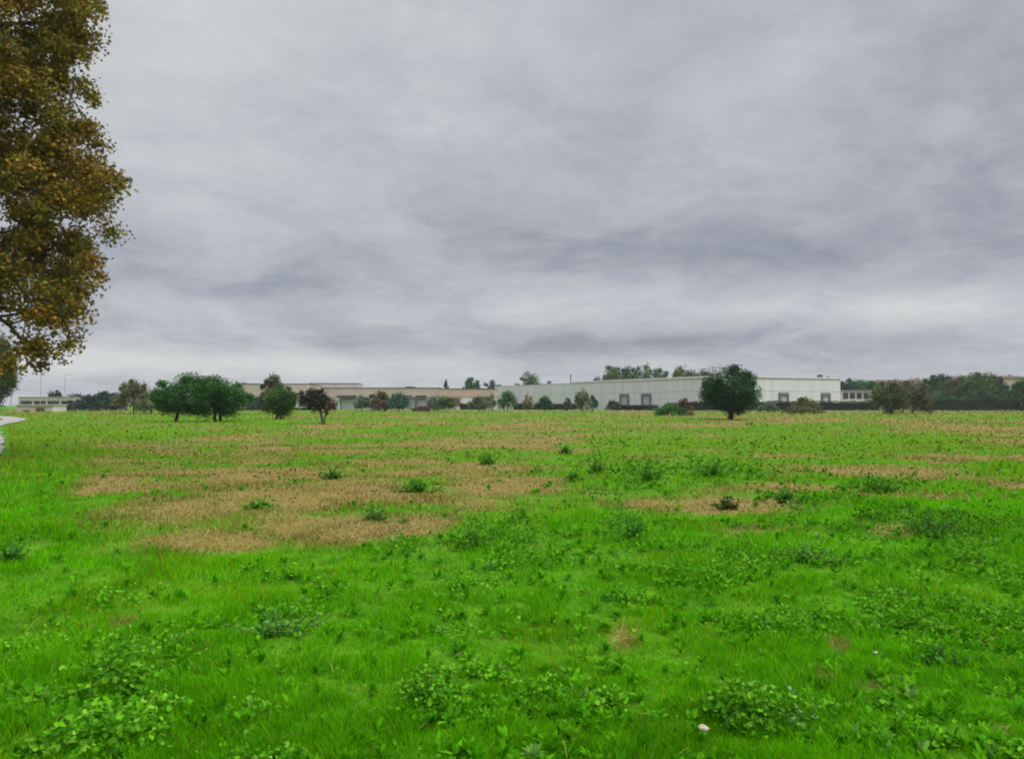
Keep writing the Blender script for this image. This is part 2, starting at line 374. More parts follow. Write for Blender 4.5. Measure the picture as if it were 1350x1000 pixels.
# ================================================================ GRASS
LUSHC = np.array([(.10, .40, .002), (.14, .45, .002), (.07, .32, .002), (.18, .47, .003), (.085, .37, .002)])
DRYC = np.array([(.34, .29, .095), (.29, .25, .07), (.44, .39, .15), (.21, .25, .02), (.25, .21, .06)])
SOILC = np.array([(.25, .16, .05), (.18, .12, .035), (.28, .19, .065)])
OLIVE = np.array([(.19, .20, .02), (.24, .22, .035), (.15, .19, .015), (.27, .23, .06)])
MIDC = np.array([(.23, .34, .003), (.29, .34, .006), (.18, .33, .003)])
def screen_samples(n, rng, v0=7.5, v1=560, power=1.0, marg=.30):
    v = v0 + (v1 - v0) * rng.random(n) ** power
    Y = H * F / v
    u = rng.uniform(-.675 - marg, .675 + marg, n)
    return u * Y, Y
def build_grass(n=700000):
    rng = np.random.default_rng(21)
    x, y = screen_samples(n, rng, power=.95)
    # clumping
    dry = dryness(x, y); br = broadness(x, y)
    bald = sstep(.60, .78, fbm(x / .38, y / .38, 61, 3)); keep = ~on_path(x, y) & (rng.random(n) > .28 * (1 - sstep(5, 12, y))) & (rng.random(n) > .7 * bald * (y < 16)) & (rng.random(n) > .55 * br) & (rng.random(n) > .35 * dry)
    x, y, dry, br = x[keep], y[keep], dry[keep], br[keep]; n = len(x)
    d = np.hypot(x, y)
    hm = fbm(x / .45, y / .45, 31, 3); hl = fbm(x / 2.2, y / 2.2, 33, 3)
    hf = fbm(x / .16, y / .16, 35, 2); h = (.022 + .085 * sstep(.3, .72, hm) + .045 * sstep(.4, .7, hl) + .06 * sstep(.45, .8, hf)) * rng.uniform(.5, 1.35, n)
    h *= (1 - .55 * dry) * (.70 + .12 * sstep(8, 16, d)); h = np.maximum(h, .0022 * d)
    w = np.maximum(.0042, .00105 * d) * rng.uniform(.6, 1.3, n)
    az = rng.uniform(0, 2 * math.pi, n); la = az + rng.normal(0, .9, n)
    lean = rng.uniform(.1, .9, n) * h * (1 + .8 * dry)
    tx, ty = np.cos(az), np.sin(az); lx, ly = np.cos(la + 1.57), np.sin(la + 1.57)
    z0 = gz(x, y) - .005
    def pt(f, side):
        zz = z0 + h * (f * (1.12 - .12 * f))
        ww = w * .5 * side
        return np.stack([x + lx * lean * f * f + tx * ww, y + ly * lean * f * f + ty * ww, zz], 1)
    V = np.stack([pt(0, -1), pt(0, 1), pt(.55, .8), pt(.55, -.8), pt(1, 0)], 1).reshape(-1, 3)
    b = np.arange(n) * 5
    q = np.stack([b, b + 1, b + 2, b + 3], 1); t = np.stack([b + 3, b + 2, b + 4], 1)
    c = LUSHC[rng.integers(0, 5, n)]
    mix = rng.random(n)
    ton = fbm(x / 1.2, y / 1.2, 41, 3); far = sstep(13, 34, d)
    md = MIDC[rng.integers(0, 3, n)]
    pm = np.clip(.9 * far + (ton - .5) * 1.1 + dry * .6, 0, 1)
    c = np.where((rng.random(n) < pm)[:, None], md, c)
    c = np.where((rng.random(n) < np.clip(dry * 2.4 + .22 * far * sstep(.4, .6, fbm(x / 3.5, y / 5., 47, 3)), 0, .92))[:, None], OLIVE[rng.integers(0, 4, n)], c)
    dc = DRYC[rng.integers(0, 5, n)]
    sn = fbm(x / 2.6, y / 2.0, 63, 4)
    dc = np.where((rng.random(n) < .9 * sstep(.50, .66, sn))[:, None], SOILC[rng.integers(0, 3, n)], dc)
    dc = dc * (.45 + 1.05 * fbm(x / .9, y / .9, 49, 4))[:, None]
    c = np.where((mix < np.clip(dry * (.42 + .75 * sstep(.38, .64, fbm(x / 3.2, y / 2.2, 65, 3))) + .02 + .06 * far, 0, .9))[:, None], dc, c)
    c = c * (.60 + .80 * fbm(x / .55, y / .55, 43, 4))[:, None] * rng.uniform(.8, 1.2, (n, 1))
    o = mesh_np('grass', V, [q, t], M['grass'], None, np.concatenate([c, c]))
    o['kind'] = 'stuff'; o['label'] = 'bright green grass covering the field, brown and mown short in patches'; o['category'] = 'grass'
build_grass()

# straw stalks lying in the grass
def build_straw(n=9000):
    rng = np.random.default_rng(8)
    x, y = screen_samples(n * 3, rng, v0=20, v1=520); dry = dryness(x, y)
    k = rng.random(len(x)) < (.012 + .8 * dry); k &= ~on_path(x, y); x, y = x[k], y[k]; n = len(x); d = np.hypot(x, y)
    L = rng.uniform(.03, .13, n) + .002 * d; w = np.maximum(.002, .0007 * d); a = rng.uniform(0, 6.28, n); el = rng.uniform(-.05, .45, n)
    z = gz(x, y) + rng.uniform(.01, .06, n)
    dx, dy, dz = np.cos(a) * np.cos(el), np.sin(a) * np.cos(el), np.sin(el)
    P0 = np.stack([x, y, z], 1); Dv = np.stack([dx, dy, dz], 1) * L[:, None]; S = np.stack([-np.sin(a), np.cos(a), a * 0 + .4], 1) * w[:, None] * .5
    mid = P0 + Dv * .5 + np.array([0, 0, 1]) * (L * .07)[:, None]
    V = np.stack([P0 - S, P0 + S, mid + S, mid - S, P0 + Dv], 1).reshape(-1, 3); b = np.arange(n) * 5
    c = DRYC[rng.integers(0, 3, n)] * rng.uniform(.7, 1.25, (n, 1))
    o = mesh_np('straw', V, [np.stack([b, b + 1, b + 2, b + 3], 1), np.stack([b + 3, b + 2, b + 4], 1)], M['grass'], None, np.concatenate([c, c]))
    o['kind'] = 'stuff'; o['label'] = 'dry cut stalks lying over the brown patches of the field'; o['category'] = 'straw'
build_straw()

# ================================================================ BROADLEAF GROUND COVER
ROUND = np.array([(0, -.12)] + [(.5 * math.sin(t), -.5 * math.cos(t)) for t in np.radians([25, 70, 115, 160, 200, 245, 290, 335])])
LANCE = np.array([(0, -.5), (.13, -.2), (.17, .12), (0, .5), (-.17, .12), (-.13, -.2)])
def flat_leaves(x, y, z, size, cols, tmpl, rng, tilt=.45, cup=.25, heading=None, elev=None):
    n = len(x); k = len(tmpl)
    a = rng.uniform(0, 2 * math.pi, n) if heading is None else heading
    e = rng.normal(0, tilt, n) if elev is None else elev
    r = rng.normal(0, tilt, n)
    fwd = np.stack([np.cos(a) * np.cos(e), np.sin(a) * np.cos(e), np.sin(e)], 1)
    side = np.stack([-np.sin(a), np.cos(a), 0 * a], 1)
    nr = np.cross(side, fwd) * -1; nr *= np.sign(nr[:, 2:3] + 1e-6)
    side = side * np.cos(r)[:, None] + nr * np.sin(r)[:, None]; nr = np.cross(fwd, side)
    C = np.stack([x, y, z], 1)
    s = size[:, None, None]
    V = C[:, None] + s * (tmpl[None, :, 0:1] * side[:, None] + tmpl[None, :, 1:2] * fwd[:, None] + cup * np.abs(tmpl[None, :, 0:1]) * nr[:, None] * 1.6)
    V = V.reshape(-1, 3); b = (np.arange(n) * k)[:, None]
    if k == 6:
        Fc = np.concatenate([b + np.array([[0, 1, 2, 3]]), b + np.array([[0, 3, 4, 5]])]); cc = np.concatenate([cols, cols])
    else:
        Fc = np.concatenate([b + np.array([[0, 1 + i, 1 + (i + 1) % 8]]) for i in range(8) if i != 7]); cc = np.concatenate([cols] * 7)
    return V, Fc, cc
def build_cover():
    rng = np.random.default_rng(77)
    x, y = screen_samples(300000, rng, v0=25, v1=560, power=.85); br = broadness(x, y); dry = dryness(x, y)
    k = (rng.random(len(x)) < (br ** 1.2 * .85 + .015) * (1 - .6 * dry) * (.2 + .8 * sstep(3, 8, x - path_x(y)))) & ~on_path(x, y); x, y, br = x[k], y[k], br[k]; n = len(x); d = np.hypot(x, y)
    hm = fbm(x / .28, y / .28, 51, 3)
    z = gz(x, y) + .015 + (.17 * (1 + .9 * sstep(8, 14, y) * (1 - sstep(24, 34, y))) * sstep(.32, .72, hm) * (.3 + .7 * br)) * rng.uniform(.25, 1.1, n)
    big = sstep(.5, .95, ell(x, y, 90, 950, 230, 110))
    size = (.016 + .024 * rng.random(n) + .022 * big * rng.random(n)); size = np.maximum(size * .85, .0032 * d)
    pal = np.array([(.10, .34, .006), (.14, .40, .010), (.07, .26, .006), (.20, .44, .03), (.05, .20, .008)])
    c = pal[rng.integers(0, 5, n)] * rng.uniform(.75, 1.25, (n, 1)) * (.7 + .6 * fbm(x / .4, y / .4, 53, 2))[:, None]
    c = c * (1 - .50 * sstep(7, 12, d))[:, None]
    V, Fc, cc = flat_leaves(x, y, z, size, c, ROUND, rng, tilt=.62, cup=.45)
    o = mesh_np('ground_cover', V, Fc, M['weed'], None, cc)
    o['kind'] = 'stuff'; o['label'] = 'low mat of small round leaved weeds among the grass'; o['category'] = 'ground cover'
    # lance leaved rosettes, uncountable low weeds
    rng = np.random.default_rng(78)
    nx = 19000
    x, y = screen_samples(nx, rng, v0=38, v1=540, power=.85); br = broadness(x, y); dry = dryness(x, y)
    k = (rng.random(nx) < (.10 + .6 * br - .25 * dry) * (.15 + .85 * sstep(3, 9, x - path_x(y)))) & ~on_path(x, y); cx, cy = x[k], y[k]; m = len(cx); per = 13
    d = np.repeat(np.hypot(cx, cy), per); a = rng.uniform(0, 6.28, m * per); el = rng.uniform(.1, 1.25, m * per)
    L = (rng.uniform(.025, .07, m * per) + .0032 * d); ph = np.repeat(rng.random(m), per)
    X = np.repeat(cx, per) + np.cos(a) * np.cos(el) * L * .5; Y = np.repeat(cy, per) + np.sin(a) * np.cos(el) * L * .5
    Z = gz(X, Y) + np.sin(el) * L * .55 + .015
    A = np.array([(.06, .26, .003), (.11, .37, .004), (.17, .36, .06)]); t = np.clip((ph * 3).astype(int), 0, 2)
    t = np.where(ph > .96, 2, np.where(ph > .4, 1, 0))
    c = A[t] * rng.uniform(.7, 1.3, (m * per, 1))
    V, Fc, cc = flat_leaves(X, Y, Z, L, c, LANCE, rng, tilt=.3, heading=a, elev=el)
    o = mesh_np('rosette_weeds', V, Fc, M['weed'], None, cc)
    o['kind'] = 'stuff'; o['label'] = 'dark and greyish green rosette weeds scattered through the grass'; o['category'] = 'ground cover'
build_cover()

# ---------------------------------------------------------------- single weeds that stand out
def weed(px, py, wpx, hpx, label, pal, seed, kind='bush', name='weed_plant'):
    rng = np.random.default_rng(seed + 900)
    X, Y = ground_at(px, py); w = wpx / F * Y / 2; h = hpx * .85 / F * Y; g = gzs(X, Y)
    root = thing(name, label, 'weed', (X, Y, g), 'tall weeds standing out of the field')
    ns = int(8 + 16 * w / .3) if kind == 'bush' else int(10 + 14 * w / .3); ns = min(ns, 40)
    mb = MB(); LX = []; LH = []; LE = []; LS = []
    for s in range(ns):
        bx, by = rng.uniform(-1, 1) * abs(rng.normal(.6, .35)) * w, rng.uniform(-.7, .7) * w
        hh = h * rng.uniform(.45, 1.05) * (1 - .45 * (bx / w) ** 2)
        tx, ty = bx * 1.15 + rng.normal() * .12 * h, by * 1.1 + rng.normal() * .12 * h
        p0 = np.array([bx * .35, by * .35, -.03]); p2 = np.array([tx, ty, hh]); p1 = (p0 + p2) / 2 + rng.normal(size=3) * .03 * h
        r = max(.003, .00035 * Y)
        mb.tube([p0, p1, p2], [r * 1.3, r, r * .5], 4)
        nl = 20
        for l in range(nl):
            f = rng.uniform(.1, 1.0); p = p0 * (1 - f) ** 2 + 2 * f * (1 - f) * p1 + f * f * p2
            a = rng.uniform(0, 6.28); e = rng.uniform(-.2, .9); S = (.030 + .0024 * Y) * rng.uniform(.45, 1.4) * (1.2 - .45 * f)
            LX.append(p + np.array([math.cos(a) * math.cos(e), math.sin(a) * math.cos(e), math.sin(e)]) * S * .5); LH.append(a); LE.append(e); LS.append(S)
    LX = np.array(LX); n = len(LX)
    c = pick_cols(n, pal, rng)
    V, Fc, cc = flat_leaves(LX[:, 0], LX[:, 1], np.maximum(LX[:, 2], .01), np.array(LS), c, LANCE * np.array([1.5, 1]), rng, tilt=.3, heading=np.array(LH), elev=np.array(LE))
    mb.build('stem', M['stemgreen'], root)
    mesh_np('foliage', V, Fc, M['weed'], root, cc)
M['stemgreen'] = plain('weed_stem', (.04, .09, .02), (.09, .13, .04), 5, .7)
DG = [(.03, .14, .010), (.05, .19, .012), (.08, .26, .03)]
MG = [(.07, .26, .008), (.11, .34, .010), (.15, .38, .04)]
GG = [(.11, .29, .03), (.18, .35, .09), (.08, .24, .02)]
for i, (px, py, w, h, lab, pal) in enumerate([
    (553, 648, 62, 20, 'wide dark green weed clump in the middle of the brown patch', DG + MG),
    (437, 630, 34, 15, 'small dark weed clump in the brown patch, left of the wide dark clump', DG),
    (628, 722, 55, 44, 'tall leafy green weed at the near right corner of the brown patch', MG),
    (830, 712, 66, 38, 'dark bushy weed right of centre, at the front of the mown field', DG),
    (1225, 708, 120, 42, 'widest dark weed clump, in the grass at the right', DG),
    (1060, 742, 90, 24, 'low greyish green weed clump in front of the widest dark clump', GG),
    (855, 634, 44, 32, 'upright green weed left of the broad clump below the lone dark tree', MG),
    (940, 628, 66, 26, 'broad green weed clump in the field below the lone dark tree', MG),
    (785, 624, 22, 22, 'thin upright weed between the brown patch and the upright green weed', DG),
    (757, 634, 26, 18, 'small round weed beside the thin upright weed', MG),
    (643, 612, 34, 18, 'pair-stemmed green weed behind the brown patch near its centre', MG),
    (1163, 652, 70, 28, 'green weed clump right below the pale dry streak at the right', MG),
    (495, 684, 56, 18, 'sparse pale green weed clump in the near part of the brown patch', GG),
    (340, 672, 46, 16, 'sparse green weed tuft inside the brown patch, left side', MG),
    (370, 835, 130, 34, 'greyish broad leaved weed clump in the lush grass at front left', GG),
    (745, 600, 20, 14, 'tiny dark weed far back in the field', DG),
    (1040, 662, 60, 20, 'low dark weed clump left of the pale dry streak at the right', DG),
    (16, 744, 60, 34, 'dark leafy weed at the left edge of the lush grass', DG),
    (1250, 885, 80, 34, 'dark leafy weed clump in the near grass at the right', DG),
    (1040, 965, 110, 46, 'pale stemmed greyish weed spreading beside the pale stone', GG),
    (960, 668, 40, 20, 'brownish green weed beside a dark bare spot in the field', [(.06, .09, .02), (.05, .12, .02), (.10, .07, .03)]),
    ]):
    weed(px, py, w, h, lab, pal, i)

# pale lumps in the grass
def lump(name, px, py, size, label, cat, seed, m='stone'):
    rng = np.random.default_rng(seed); X, Y = ground_at(px, py)
    import bmesh
    bm = bmesh.new(); bmesh.ops.create_icosphere(bm, subdivisions=3, radius=size)
    for v in bm.verts:
        c = v.co
        n = math.sin(c.x / size * 2.3 + seed) * .14 + math.sin(c.y / size * 3.1 + 1.3 * seed) * .12 + math.sin(c.z / size * 4.7) * .08
        v.co = c * (1 + n); v.co.z *= .85
    me = bpy.data.meshes.new(name); bm.to_mesh(me); bm.free(); me.materials.append(M[m])
    me.polygons.foreach_set('use_smooth', [True] * len(me.polygons))
    o = bpy.data.objects.new(name, me); COL.objects.link(o); o.location = (X, Y, gzs(X, Y) + size * .5 + .045)
    o['label'] = label; o['category'] = cat
lump('stone', 928, 972, .026, 'larger pale cream stone lying in the grass at bottom right', 'stone', 3)
lump('stone', 1154, 872, .013, 'smaller pale stone in the grass, up and right of the larger one', 'stone', 5)

# ================================================================ BUILDINGS
def place(pl, D0, pr, D1):
    """origin and rotation for a facade from photo column pl at depth D0 to pr at depth D1"""
    x0 = at(pl, 533, D0)[0]; x1 = at(pr, 533, D1)[0]
    return x0, D0, math.hypot(x1 - x0, D1 - D0), math.atan2(D1 - D0, x1 - x0)
def block(label, name, cat, pl, D0, pr, D1, h, depth, wall, fascia=None, fz=None, openings=(), group=None, roof='roofdark', parapet=.35, piers=0, base=None):
    x0, y0, W, rz = place(pl, D0, pr, D1)
    r = thing(name, label, cat, (x0, y0, -.15), group, rz)
    h += .15
    if fascia:
        MB().box((0, 0, 0), (W, depth, fz)).build('wall', M[wall], r)
        MB().box((-.15, -.25, fz), (W + .15, depth + .15, h)).build('fascia', M[fascia], r)
    else:
        MB().box((0, 0, 0), (W, depth, h)).build('wall', M[wall], r)
    MB().box((-.25, -.4, h), (W + .25, depth + .25, h + .18)).build('roof', M[roof], r)
    if piers:
        n = int(W / piers)
        for i in range(n + 1):
            xx = i * W / n
            MB().box((xx - .25, -.22, 0), (xx + .25, -.002, (fz or h) - .01)).build('pier', M[fascia or wall], r)
    for (kind, x, z, w, hh) in openings:
        if kind == 'door':
            d = MB().box((x + .25, -.16, z), (x + w - .25, -.004, z + hh - .3)).build('door', M['door'], r)
            f = MB().box((x, -.34, z), (x + .25, -.003, z + hh)).box((x + w - .25, -.34, z), (x + w, -.003, z + hh)).box((x + .25, -.34, z + hh - .3), (x + w - .25, -.003, z + hh))
            f.build('frame', M['frame'], d)
            hb = MB()
            for k in range(1, 5): hb.box((x + .3, -.19, z + k * hh / 5.5), (x + w - .3, -.165, z + k * hh / 5.5 + .06))
            hb.build('rib', M['steel'], d)
        elif kind == 'window':
            d = MB().box((x, -.08, z), (x + w, -.004, z + hh)).build('window', M['glass'], r)
            f = MB()
            nb = max(1, int(w / 1.5))
            for k in range(nb + 1): f.box((x + k * w / nb - .05, -.14, z), (x + k * w / nb + .05, -.083, z + hh))
            f.box((x + .05, -.13, z - .08), (x + w - .05, -.085, z)); f.box((x + .05, -.13, z + hh), (x + w - .05, -.085, z + hh + .08))
            f.build('frame', M['frame'], d)
        elif kind == 'canopy':
            MB().box((x, -1.6, z), (x + w, -.26, z + hh)).build('canopy', M['roofdark'], r)
        elif kind == 'panel':
            MB().box((x, -.12, z), (x + w, -.004, z + hh)).build('wall_panel', M['white'], r)
        elif kind == 'opening':
            MB().box((x, -.10, z), (x + w, -.004, z + hh)).build('shutter', M['brown'], r)
    return r, W
GB = 'low industrial halls along the far edge of the field'
# beige row, left to right
W = at(400, 533, 232)[0] - at(314, 533, 230)[0]
block('beige hall left of the bushy leaning tree, with a deep plain fascia over dark windows', 'industrial_hall', 'building', 314, 230, 404, 232, 7.8, 30, 'cream', 'beige', 4.3,
      [('window', 1.0 + i * 3.4, 1.2, 2.5, 2.5) for i in range(6)], GB, piers=6.8)
block('two storey cream block with a dark red roof edge behind the round brownish tree', 'industrial_hall', 'building', 408, 268, 472, 270, 9.0, 18, 'cream', 'cream', 5.5,
      [('window', 3 + i * 3.6, 6.2, 2.2, 1.2) for i in range(3)], GB, roof='brown')
ops = []
def o3(px0, px1, py0, py1, kind, D=255, pl=424):
    x = (px0 - pl) / F * D; w = (px1 - px0) / F * D
    z1 = at(0, py0, D)[2]; z0 = max(.2, at(0, py1, D)[2]); ops.append((kind, x, z0, w, z1 - z0))
o3(431, 440, 525, 541, 'opening'); o3(442, 448, 521, 541, 'panel'); o3(449, 469, 524.6, 541, 'door'); o3(445, 470, 520.5, 523, 'canopy')
o3(474, 487, 524, 536, 'window'); o3(499, 512, 525, 536, 'window'); o3(516, 532, 525, 537, 'window'); o3(527, 543, 520.5, 522, 'canopy'); o3(540, 548, 524, 541, 'door'); o3(548.5, 562, 520.5, 523, 'canopy'); o3(549.5, 563, 525, 541, 'door')
o3(566, 576, 525, 536, 'window')
block('long low beige hall with rolling doors under small dark canopies', 'industrial_hall', 'building', 424, 255, 579, 255, 7.1, 40, 'cream', 'beige', 4.3, ops, GB)
ops = []
o3(582, 592, 524, 534, 'opening', 250, 579); o3(594, 606, 524, 534, 'opening', 250, 579); o3(609, 620, 521, 540, 'panel', 250, 579); o3(624, 646, 523, 534, 'window', 250, 579)
block('pinkish beige hall with brown shutters joined to the white warehouse', 'industrial_hall', 'building', 579.5, 250, 652, 250, 6.7, 34, 'cream', 'pink', 4.2, ops, GB)

# white warehouse, two faces
P1 = at(652, 533, 313)[:2]; P2 = at(962, 533, 207)[:2]; P3 = at(1108, 533, 226)[:2]
P4 = (P3[0] + P1[0] - P2[0], P3[1] + P1[1] - P2[1])
wh = thing('warehouse', 'large white warehouse with four grey loading doors behind the lone dark tree', 'building', (P2[0], P2[1], -.1))
def rel(p): return (p[0] - P2[0], p[1] - P2[1])
def lerp(a, b, t): return (a[0] + (b[0] - a[0]) * t, a[1] + (b[1] - a[1]) * t)
Q1, Q2, Q3, Q4 = rel(P1), rel(P2), rel(P3), rel(P4)
MB().prism([Q1, Q2, Q3, Q4], 0, 9.05).build('wall', M['sheet'], wh)
def face_strip(A, B, t0, t1, z0, z1, out, name, m, parent, inn=.003):
    """box on the face A->B (outward normal to the right of A->B)"""
    a = lerp(A, B, t0); b = lerp(A, B, t1); dx, dy = b[0] - a[0], b[1] - a[1]; l = math.hypot(dx, dy); n = (dy / l, -dx / l)
    pts = [(a[0] + n[0] * out, a[1] + n[1] * out), (b[0] + n[0] * out, b[1] + n[1] * out), (b[0] + n[0] * inn, b[1] + n[1] * inn), (a[0] + n[0] * inn, a[1] + n[1] * inn)]
    mb = MB().prism(pts, z0, z1)
    return mb.build(name, m, parent) if name else mb
lw, rw = math.dist(Q1, Q2), math.dist(Q2, Q3)
# roof cap and step
MB().prism([lerp(Q1, Q2, -.002), (Q2[0], Q2[1] - .3), (Q3[0] + .3, Q3[1]), Q4], 9.052, 9.25).build('roof', M['steel'], wh)
face_strip(Q1, Q2, .42, .995, 9.26, 9.75, .25, 'parapet', M['white'], wh, -.3)
face_strip(Q2, Q3, .005, .995, 9.26, 9.6, .25, 'parapet', M['white'], wh, -.3)
for A, B, l in ((Q1, Q2, lw), (Q2, Q3, rw)):
    n = int(l / 6)
    for i in range(n + 1):
        t = min(max(i / n, .003), .994)
        face_strip(A, B, t, t + .28 / l, .0, 9.04, .03, 'pilaster', M['sheet'], wh)
    face_strip(A, B, .004, .996, 5.60, 5.72, .07, 'trim', M['sheet'], wh)
def face_t(px, A, B):
    best = min((abs(675 + F * (lerp(A, B, t / 2000)[0]) / lerp(A, B, t / 2000)[1] - px), t / 2000) for t in range(2001)); return best[1]
for px0, px1, A, B, QA, QB in ((818, 829.5, P1, P2, Q1, Q2), (846.5, 858.5, P1, P2, Q1, Q2), (1026.5, 1038.5, P2, P3, Q2, Q3), (1082.5, 1093.5, P2, P3, Q2, Q3)):
    t0, t1 = face_t(px0, A, B), face_t(px1, A, B); e = (t1 - t0) * .13
    d = face_strip(QA, QB, t0 + e, t1 - e, .0, 4.3, .16, 'door', M['door'], wh)
    f = face_strip(QA, QB, t0, t0 + e, 0, 5.1, .5, None, None, None); g = face_strip(QA, QB, t1 - e, t1, 0, 5.1, .5, None, None, None); k = face_strip(QA, QB, t0 + e, t1 - e, 4.3, 5.1, .5, None, None, None)
    n = len(f.v); f.v += g.v; f.f += [tuple(i + n for i in q) for q in g.f]; n = len(f.v); f.v += k.v; f.f += [tuple(i + n for i in q) for q in k.f]
    f.build('frame', M['frame'], d)
# roof vents and stack
def roof_unit(px, py, D, w, h, name, label, cat, dark='frame'):
    X, Y, Z = at(px, py, D); w = w / F * D; h = h / F * D
    r = thing(name, label, cat, (X, Y, Z))
    MB().box((-w / 2, -w / 2, 0), (w / 2, w / 2, h * .75)).build('housing', M[dark], r)
    MB().prism([(w * .6 * math.cos(a), w * .6 * math.sin(a)) for a in np.linspace(0, 2 * math.pi, 10)[:-1]], h * .752, h).build('cap', M['roofdark'], r)
roof_unit(724, 506.8, 285, 5, 4.5, 'roof_vent', 'small dark roof vent on the left part of the white warehouse roof', 'roof vent')
roof_unit(1081, 499.3, 230, 5.5, 5.5, 'roof_vent', 'dark roof vent on the right part of the white warehouse roof', 'roof vent')
roof_unit(1092, 499.3, 230, 2, 3.5, 'roof_vent', 'narrow pale roof vent right of the dark one on the warehouse', 'roof vent', 'steel')
roof_unit(541, 511.8, 262, 12, 2.2, 'roof_vent', 'flat dark roof unit on the long beige hall', 'roof vent', 'roofdark')
X, Y, Z = at(752.5, 503.6, 270); r = thing('chimney_pipe', 'thin dark pipe standing on the warehouse roof where it steps up', 'chimney', (X, Y, Z))
MB().tube([(0, 0, -.4), (0, 0, 2.4)], [.2, .2], 10).build('pipe', M['frame'], r); MB().tube([(0, 0, 2.4), (0, 0, 2.5), (0, 0, 2.75)], [.34, .34, .05], 10).build('cap', M['roofdark'], r)

# left low building and wall
block('long low building with a pale flat roof edge and brown piers at the far left', 'pavilion', 'building', 26, 205, 134, 205, 3.5, 14, 'brown', 'beige', 2.75,
      [('window', .8 + i * 3.2, .6, 2.2, 1.9) for i in range(6)] + [('panel', 14.2, .3, 1.8, 2.3)], None, roof='steel', piers=3.2)
r, W = block('low cream shed with a dark opening in front of the far left building', 'shed', 'shed', 22, 165, 70, 165, 1.45, 5, 'cream', None, None, [('opening', 4.2, .15, 1.9, .9), ('opening', 1.4, .15, 1.6, .45)], None, roof='cream')
# right buildings
ops = []
block('low gallery building with pale piers and a pale sill right of the white warehouse', 'gallery', 'building', 1109, 246, 1158, 248, 6.1, 12, 'cream', None, None,
      [('window', .7 + i * 2.4, 3.7, 1.7, 1.8) for i in range(4)], None, roof='steel')
def house(label, pl, pr, D, top, eave, wins, wall='beige', depth=9):
    x0, _, zt = at(pl, top, D); x1 = at(pr, 533, D)[0]; ze = at(0, eave, D)[2]; W = x1 - x0
    r = thing('house', label, 'house', (x0, D, -.1)); ze += .1; zt += .1
    MB().box((0, 0, 0), (W, depth, ze)).build('wall', M[wall], r)
    m = MB(); n = 0; o = .5
    m.v += [(-o, -o, ze + .002), (W + o, -o, ze + .002), (W + o, depth + o, ze + .002), (-o, depth + o, ze + .002), (2., depth / 2, zt), (W - 2., depth / 2, zt)]
    m.f += [(3, 2, 1, 0), (0, 1, 5, 4), (1, 2, 5), (2, 3, 4, 5), (3, 0, 4)]
    rf = m.build('roof', M['tile'], r)
    MB().box((W * .65, depth / 2 - .4, zt - .6), (W * .65 + .8, depth / 2 + .4, zt + .5)).build('chimney', M['pink'], rf)
    for fx in wins:
        for z in ([1.2, 4.2] if ze > 6 else [1.2]):
            if z + 1.5 < ze:
                w = MB().box((fx * W, -.06, z), (fx * W + 1.1, -.003, z + 1.5)).build('window', M['glass'], r)
                MB().box((fx * W - .1, -.16, z - .12), (fx * W + 1.2, -.003, z - .002)).build('sill', M['white'], w)
house('beige house with a tiled roof behind the big brownish bush', 1160, 1203, 285, 500, 503.5, [.1, .35, .6, .85], 'beige')
house('narrow white house beside the beige one, behind the big brownish bush', 1205.5, 1220, 280, 498.5, 502, [.25, .7], 'white', 6)
house('beige two storey house with a brown roof at the far right edge', 1308, 1362, 255, 494.5, 498, [.06, .24, .42, .6, .78], 'beige', 10)
house('dark roofed house behind the trees at the right', 1254, 1290, 262, 496, 499.5, [.2, .5, .8], 'pink', 9)

# lamp posts and poles
def lamp(px, base_py, top_py, D, label, arm=True):
    X = at(px, 533, D)[0]; h = at(px, top_py, D)[2]; r = thing('street_lamp', label, 'street lamp', (X, D, 0), 'street lamps by the far left building')
    MB().tube([(0, 0, -.1), (0, 0, h * .5), (0, 0, h)], [.11, .085, .055], 8).build('pole', M['steel'], r)
    MB().tube([(0, 0, h - .02), (.5, 0, h + .12), (1.1, 0, h + .15)], [.045, .04, .035], 6).build('arm', M['steel'], r)
    MB().box((1.0, -.14, h + .06), (1.65, .14, h + .17)).build('lamp_head', M['frame'], r)
    MB().tube([(0, 0, 0), (0, 0, .35)], [.18, .15], 8).build('base', M['steel'], r)
lamp(14.5, 545, 514, 140, 'pale short street lamp in front of the dark tree at the left edge')
lamp(53, 543, 492, 200, 'tall thin street lamp left of the other tall one, above the low left building')
lamp(85, 543, 494, 210, 'tall thin street lamp above the right half of the low left building')

# hedges
def hedge(label, pl, D0, pr, D1, top, seed, pal):
    rng = np.random.default_rng(seed); x0, y0, W, rz = place(pl, D0, pr, D1); h = at(0, top, (D0 + D1) / 2)[2]
    r = thing('hedge', label, 'hedge', (x0, y0, -.05), None, rz); dep = 1.6
    n = int(W * 95); leaf = .3
    x = rng.uniform(0, W, n); y = rng.uniform(0, dep, n); z = rng.uniform(.05, 1, n) ** .7
    hz = h * (.88 + .22 * fbm(x / 2.5, x * 0 + seed, 3, 3)); f = rng.integers(0, 3, n)
    y = np.where(f == 0, rng.uniform(-.25, .15, n), y); z = np.where(f == 1, rng.uniform(.9, 1.05, n), z); z = z * hz
    c = pick_cols(n, pal, rng) * (.75 + .5 * fbm(x / 1.5, z, 6, 2))[:, None]
    V, Fc, c = leaves_np(np.stack([x, y, z], 1), leaf, c, rng=rng); mesh_np('foliage', V, Fc, M['leaf'], r, c)
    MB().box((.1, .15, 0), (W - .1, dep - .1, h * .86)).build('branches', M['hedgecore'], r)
HP = [(.018, .038, .014), (.028, .052, .02), (.014, .026, .013)]
hedge('clipped dark hedge along the foot of the white warehouse, left end', 676, 232, 760, 228, 531.5, 3, HP)
